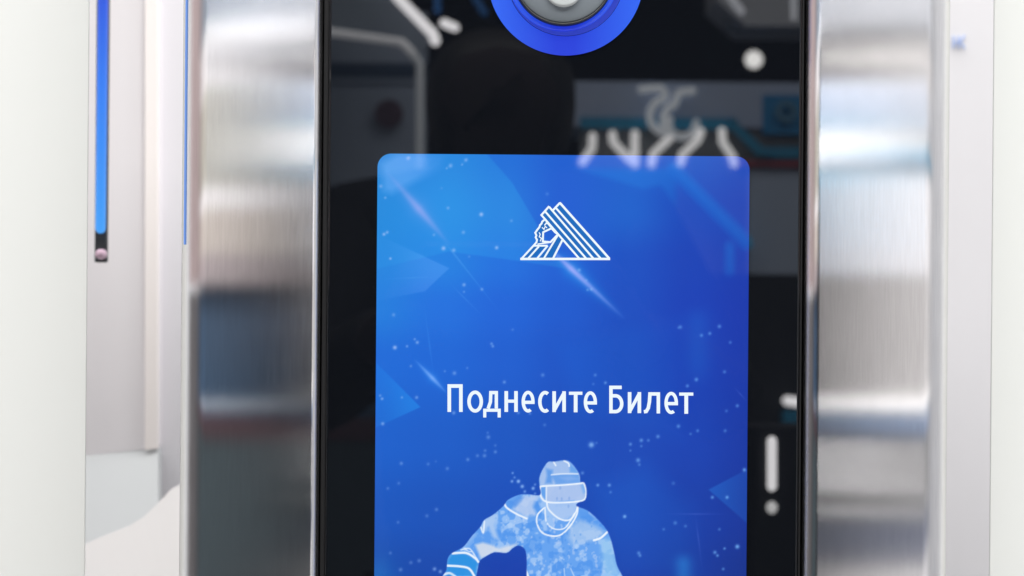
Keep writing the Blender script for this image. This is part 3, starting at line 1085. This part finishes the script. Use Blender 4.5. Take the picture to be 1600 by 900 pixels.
bar(t, [(1262, 634), (2600, 640)], 15, LR - 0.05, m_gtube)
wallbox('stripe', 1226, 640, 1262, 660, LR - 0.03, m_teal, t)
for pts in ([(926, 213), (925, 232), (910, 253)], [(957, 210), (958, 222), (984, 250)], [(992, 209), (992, 256)], [(1046, 216), (1021, 240), (1018, 256)],
            [(1095, 206), (1090, 219), (1066, 242), (1064, 254)], [(1128, 205), (1129, 222), (1144, 244), (1147, 256)]):
    bar(t, pts, 13, LR - 0.03, m_wtube)
m_em = mat('emblem_light', (0.7, 0.7, 0.72), 0.4, emit=(0.8, 0.88, 0.95), strength=3.6)
bar(t, [(1002, 140), (1032, 137), (1040, 146), (1038, 154)] + arc(1042, 181, 27, 27, -100, -262, 10), 12, LR - 0.03, m_em, 'emblem_stroke')
bar(t, [(1082, 142), (1062, 144), (1056, 156)] + arc(1056, 190, 20, 26, -95, -230, 8), 12, LR - 0.03, m_em, 'emblem_stroke')
bar(t, [(1088, 192)] + arc(1066, 194, 21, 20, 20, 200, 10), 12, LR - 0.03, m_em, 'emblem_stroke')
wallbox('poster', 1190, 145, 1256, 206, LR - 0.004, m_blue, t, 0.02)
obj('poster_ring', disc_stack([(17 * S * 4.7, -LR + 0.016), (17 * S * 4.7, -LR + 0.02), (9 * S * 4.7, -LR + 0.02), (9 * S * 4.7, -LR + 0.016)], M(1226, 175, LR), 24),
    mat('poster_pale_blue', (0.12, 0.30, 0.45), 0.5), t)
wallbox('shelf_block', 1130, 30, 1262, 44, LR + 0.2, m_grey, t)
wallbox('upper_panel', 1268, 44, 2700, 125, LR + 0.02, m_mid, t)
obj('canopy', slab([M(1120, -300, LR + 0.15), M(1120, 0, LR + 0.15), M(1166, 40, LR + 0.15), M(2700, 44, LR + 0.15), M(2700, -300, LR + 0.15)], -0.2), mat('canopy_grey', (0.62, 0.64, 0.68), 0.6), t)
bar(t, [(1122, -30), (1158, 18)], 13, LR - 0.10, m_dtube)
bar(t, [(1240, -60), (1240, 28)], 9, LR - 0.10, m_dtube)

obj('added_wing_panel', B(2.1, 2.15, -LR, 0.1, FLOOR, 1.2), mat('added_wing_grey', (0.40, 0.41, 0.43), 0.6), t)  # unseen board added to darken what the right column's edge mirrors

# left-hand exhibition stand
LL = 2.4
t = thing('exhibition_stand', 'exhibition stand with grey light tubes, mirrored at upper left of the black glass', 'exhibition stand', M(300, 900, LL))
obj('canopy', slab([M(-900, -400, LL), M(-900, 20, LL), M(512, 48, LL), M(628, 64, LL), M(652, 92, LL), M(680, 60, LL), M(620, -10, LL), M(300, -400, LL)], -0.01), m_grey, t)
wallbox('wall_panel', 470, 20, 664, 130, LL + 0.25, m_stand2, t)
wallbox('wall_panel', -1100, 20, 468, 130, LL + 0.012, m_bright, t)
wallbox('wall_panel', -1100, 130, 468, 292, LL + 0.012, mat('stand_grey_beige', (0.45, 0.44, 0.39), 0.6), t)
wallbox('wall_panel', 470, 130, 664, 292, LL + 0.26, m_stand2, t)
wallbox('wall_panel', -1100, 292, 500, 326, LL + 0.012, m_bright, t)
wallbox('stripe', 470, 100, 664, 122, LL + 0.245, m_navy, t, 0.01)
wallbox('wall_panel', -1100, 326, 500, 400, LL + 0.012, mat('stand_beige', (0.58, 0.53, 0.49), 0.6), t)
wallbox('wall_panel', -1100, 400, 500, 448, LL + 0.012, mat('stand_taupe', (0.42, 0.37, 0.38), 0.6), t)
wallbox('counter_panel', -1100, 452, 620, 655, LL + 0.05, m_navy, t)
wallbox('counter_panel', -1100, 690, 620, 1600, LL + 0.05, mat('stand_dark_slate', (0.046, 0.068, 0.08), 0.6), t)
# side wing added at the left for the tones the column's curve mirrors
X_ = -2.1
obj('added_wing_counter', B(X_ - 0.05, X_, -LL, -0.1, FLOOR, -0.01), mat('added_wing_brown_grey', (0.10, 0.095, 0.10), 0.6), t)
obj('added_wing_panel', B(X_ - 0.05, X_, -LL, -0.1, 0.0, 1.2), mat('added_wing_rose_grey', (0.33, 0.26, 0.26), 0.6), t)
wallbox('stripe', -1100, 655, 620, 690, LL + 0.046, mat('stand_maroon', (0.085, 0.045, 0.055), 0.5), t, 0.03)
bar(t, [(-300, 634), (420, 634)], 5, LL, m_ftube)
bar(t, [(-900, 30), (490, 47)], 14, LL - 0.03, mat('low_light_tube', (0.8, 0.8, 0.8), 0.4, emit=(1.0, 0.97, 0.95), strength=0.35))
bar(t, [(500, 48), (628, 66), (645, 84)], 14, LL - 0.03, mat('grey_light_tube', (0.8, 0.8, 0.8), 0.4, emit=(0.9, 0.93, 1.0), strength=2.0))
bar(t, [(645, 84), (656, 100), (656, 270)], 14, LL - 0.03, m_ftube)
bar(t, [(560, -80), (625, 0), (676, 53), (680, 64)], 16, LL - 0.06, m_ptube)
bar(t, [(694, 36), (711, 43)], 14, LL - 0.06, m_ptube)
bar(t, [(683, -60), (684, 16)], 12, LL - 0.04, m_btube)
bar(t, [(720, -40), (757, 20)], 12, LL - 0.04, m_btube)
obj('poster_blob', disc_stack([(22 * S * 4.8, -LL - 0.24), (22 * S * 4.8, -LL - 0.236), (0, -LL - 0.236)], M(608, 178, LL + 0.24), 20), mat('maroon_print', (0.13, 0.07, 0.10), 0.5), t)

# slim dark post with its light, close in front of the terminal
LQ = 1.0
c = M(1226, 700, LQ)
t = thing('light_post', 'slim dark post with white light bar and dot, mirrored at lower right of glass', 'light post', (c.x, -LQ - 0.03, FLOOR))
obj('post_body', rounded_box(c.x - 0.035, c.x + 0.05, -LQ - 0.06, -LQ, FLOOR, M(1206, 668, LQ).z, 0.008), m_dark, t)
bar(t, [(1206, 689), (1206, 760)], 15, LQ - 0.004, m_ptube, 'light_bar')
bar(t, [(1206, 792), (1206, 794)], 17, LQ - 0.004, m_wtube, 'light_dot')

# spotlight under the dark ceiling
LS = 3.6
c = M(1178, 93, LS)
t = thing('spotlight', 'round white spotlight under the dark ceiling, mirrored at the upper right of the black glass', 'spotlight', c)
rr = 14 * S * (1 + LS / D)
obj('lamp_housing', disc_stack([(0, c.y - 0.16), (rr * 0.8, c.y - 0.15), (rr * 1.1, c.y - 0.02), (rr * 1.1, c.y), (rr, c.y)], c, 24), m_dark, t)
obj('lamp_face', disc_stack([(rr * 0.98, c.y - 0.002), (0, c.y + 0.012)], c, 24), mat('spot_glow', (0.8, 0.8, 0.8), 0.4, emit=(1, 0.99, 0.96), strength=16), t)
obj('stem', tube(bmesh.new(), [(c.x, c.y - 0.08, c.z + rr), (c.x, c.y - 0.08, 2.2)], 0.012, 8), m_dark, t)

# ------------------------------------------------------------------ the photographer, mirrored as a dark silhouette
LP = 1.62
hx = M(782, 150, LP).x


def skin_figure(name, nodes, edges, m, parent, sub=1):
    me = bpy.data.meshes.new(name)
    me.from_pydata([n_[:3] for n_ in nodes], edges, [])
    o_ = link(name, me, m, parent)
    sk = o_.modifiers.new('skin', 'SKIN')
    for i, n_ in enumerate(nodes):
        v_ = me.skin_vertices[0].data[i]
        v_.radius = (n_[3], n_[4] if len(n_) > 4 else n_[3])
        v_.use_root = (i == 0)
    sk.use_smooth_shade = True
    ss = o_.modifiers.new('sub', 'SUBSURF')
    ss.levels = ss.render_levels = sub
    return o_


person = thing('person', 'person in a dark jacket holding up a phone, mirrored in the black glass', 'person', (hx, -LP, FLOOR))
m_skin = mat('skin', (0.034, 0.027, 0.029), 0.8, spec=0.05)
m_cloth = mat('dark_cloth', (0.010, 0.010, 0.012), 0.85, spec=0.2)
m_hair = mat('dark_hair', (0.010, 0.008, 0.008), 0.6)
Y = -LP
nodes, edges = [], []


def add(*a_):
    nodes.append(a_)
    return len(nodes) - 1


pel = add(hx, Y, -0.42, 0.16, 0.12)
wai = add(hx, Y, -0.22, 0.145, 0.11)
che = add(hx, Y, 0.0, 0.165, 0.12)
sho = add(hx, Y, 0.09, 0.10, 0.09)
nek = add(hx, Y + 0.01, 0.155, 0.058)
jaw = add(hx, Y + 0.035, 0.215, 0.072, 0.078)
fac = add(hx, Y + 0.025, 0.275, 0.080, 0.095)
cro = add(hx, Y + 0.005, 0.335, 0.068, 0.080)
edges += [(pel, wai), (wai, che), (che, sho), (sho, nek), (nek, jaw), (jaw, fac), (fac, cro)]
nos = add(hx, Y + 0.135, 0.262, 0.012)
edges += [(fac, nos)]
for s in (-1, 1):
    ear = add(hx + s * 0.092, Y, 0.268, 0.014)
    edges += [(fac, ear)]
    hip = add(hx + s * 0.09, Y, -0.50, 0.095)
    kne = add(hx + s * 0.11, Y + 0.02, -0.86, 0.062)
    ank = add(hx + s * 0.12, Y - 0.02, -1.22, 0.045)
    toe = add(hx + s * 0.14, Y + 0.14, -1.262, 0.036)
    edges += [(pel, hip), (hip, kne), (kne, ank), (ank, toe)]
    sh = add(hx + s * 0.19, Y + 0.01, 0.075, 0.066)
    elb = add(s * 0.27, Y + 0.22, -0.15, 0.046)
    wri = add(s * 0.115, -0.83, -0.045, 0.029)
    plm = add(s * 0.095, -0.765, -0.02, 0.032, 0.02)
    edges += [(sho, sh), (sh, elb), (elb, wri), (wri, plm)]
    for k_, (dz, ln) in enumerate(((0.030, 0.070), (0.012, 0.078), (-0.006, 0.072), (-0.024, 0.056))):
        f1 = add(s * 0.094, -0.745, -0.014 + dz, 0.0085)
        f2 = add(s * (0.094 - 0.012), -0.742 + 0.004, -0.012 + dz * 1.2, 0.0080)
        f3 = add(s * (0.094 - ln * 0.55), -0.742, -0.012 + dz * 1.2, 0.0068)
        edges += [(plm, f1), (f1, f2), (f2, f3)]
    th1 = add(s * 0.085, -0.775, -0.050, 0.010)
    th2 = add(s * 0.055, -0.768, -0.046, 0.0085)
    edges += [(plm, th1), (th1, th2)]
skin_figure('body', nodes, edges, m_skin, person)
nodes, edges = [], []
hem = add(hx, Y, -0.46, 0.19, 0.145)
wai = add(hx, Y, -0.22, 0.185, 0.14)
che = add(hx, Y, 0.0, 0.20, 0.15)
sho = add(hx, Y, 0.09, 0.13, 0.115)
col_ = add(hx, Y + 0.005, 0.150, 0.082)
edges += [(hem, wai), (wai, che), (che, sho), (sho, col_)]
for s in (-1, 1):
    sh = add(hx + s * 0.195, Y + 0.01, 0.080, 0.090)
    elb = add(s * 0.275, Y + 0.22, -0.15, 0.068)
    cuf = add(s * 0.125, -0.86, -0.055, 0.044)
    edges += [(sho, sh), (sh, elb), (elb, cuf)]
skin_figure('jacket', nodes, edges, m_cloth, person)
nodes, edges = [], []
pel = add(hx, Y, -0.44, 0.175, 0.135)
for s in (-1, 1):
    hip = add(hx + s * 0.09, Y, -0.52, 0.112)
    kne = add(hx + s * 0.11, Y + 0.02, -0.86, 0.080)
    ank = add(hx + s * 0.12, Y - 0.02, -1.20, 0.066)
    edges += [(pel, hip), (hip, kne), (kne, ank)]
skin_figure('trousers', nodes, edges, mat('dark_denim', (0.012, 0.013, 0.02), 0.85, spec=0.2), person)
nodes, edges = [], []
a0 = add(hx, Y - 0.030, 0.165, 0.105, 0.070)
a1 = add(hx, Y - 0.035, 0.235, 0.118, 0.085)
a2 = add(hx, Y - 0.020, 0.300, 0.124, 0.108)
a3 = add(hx, Y + 0.010, 0.345, 0.100, 0.095)
a4 = add(hx, Y + 0.018, 0.374, 0.050)
edges += [(a0, a1), (a1, a2), (a2, a3), (a3, a4)]
skin_figure('hair', nodes, edges, m_hair, person)

ph = thing('phone', 'dark phone held up in both hands in front of the screen', 'phone', (0, -0.735, 0))
obj('phone_body', B(-0.080, 0.080, -0.740, -0.731, -0.040, 0.040), mat('phone_black', (0.01, 0.01, 0.012), 0.3), ph, bevel=0.003)
obj('phone_lens', disc_stack([(0.008, -0.731), (0.008, -0.7285), (0, -0.7285)], Vector((0, 0, 0)), 24), mat('phone_lens_glass', (0.01, 0.01, 0.015), 0.05), ph)
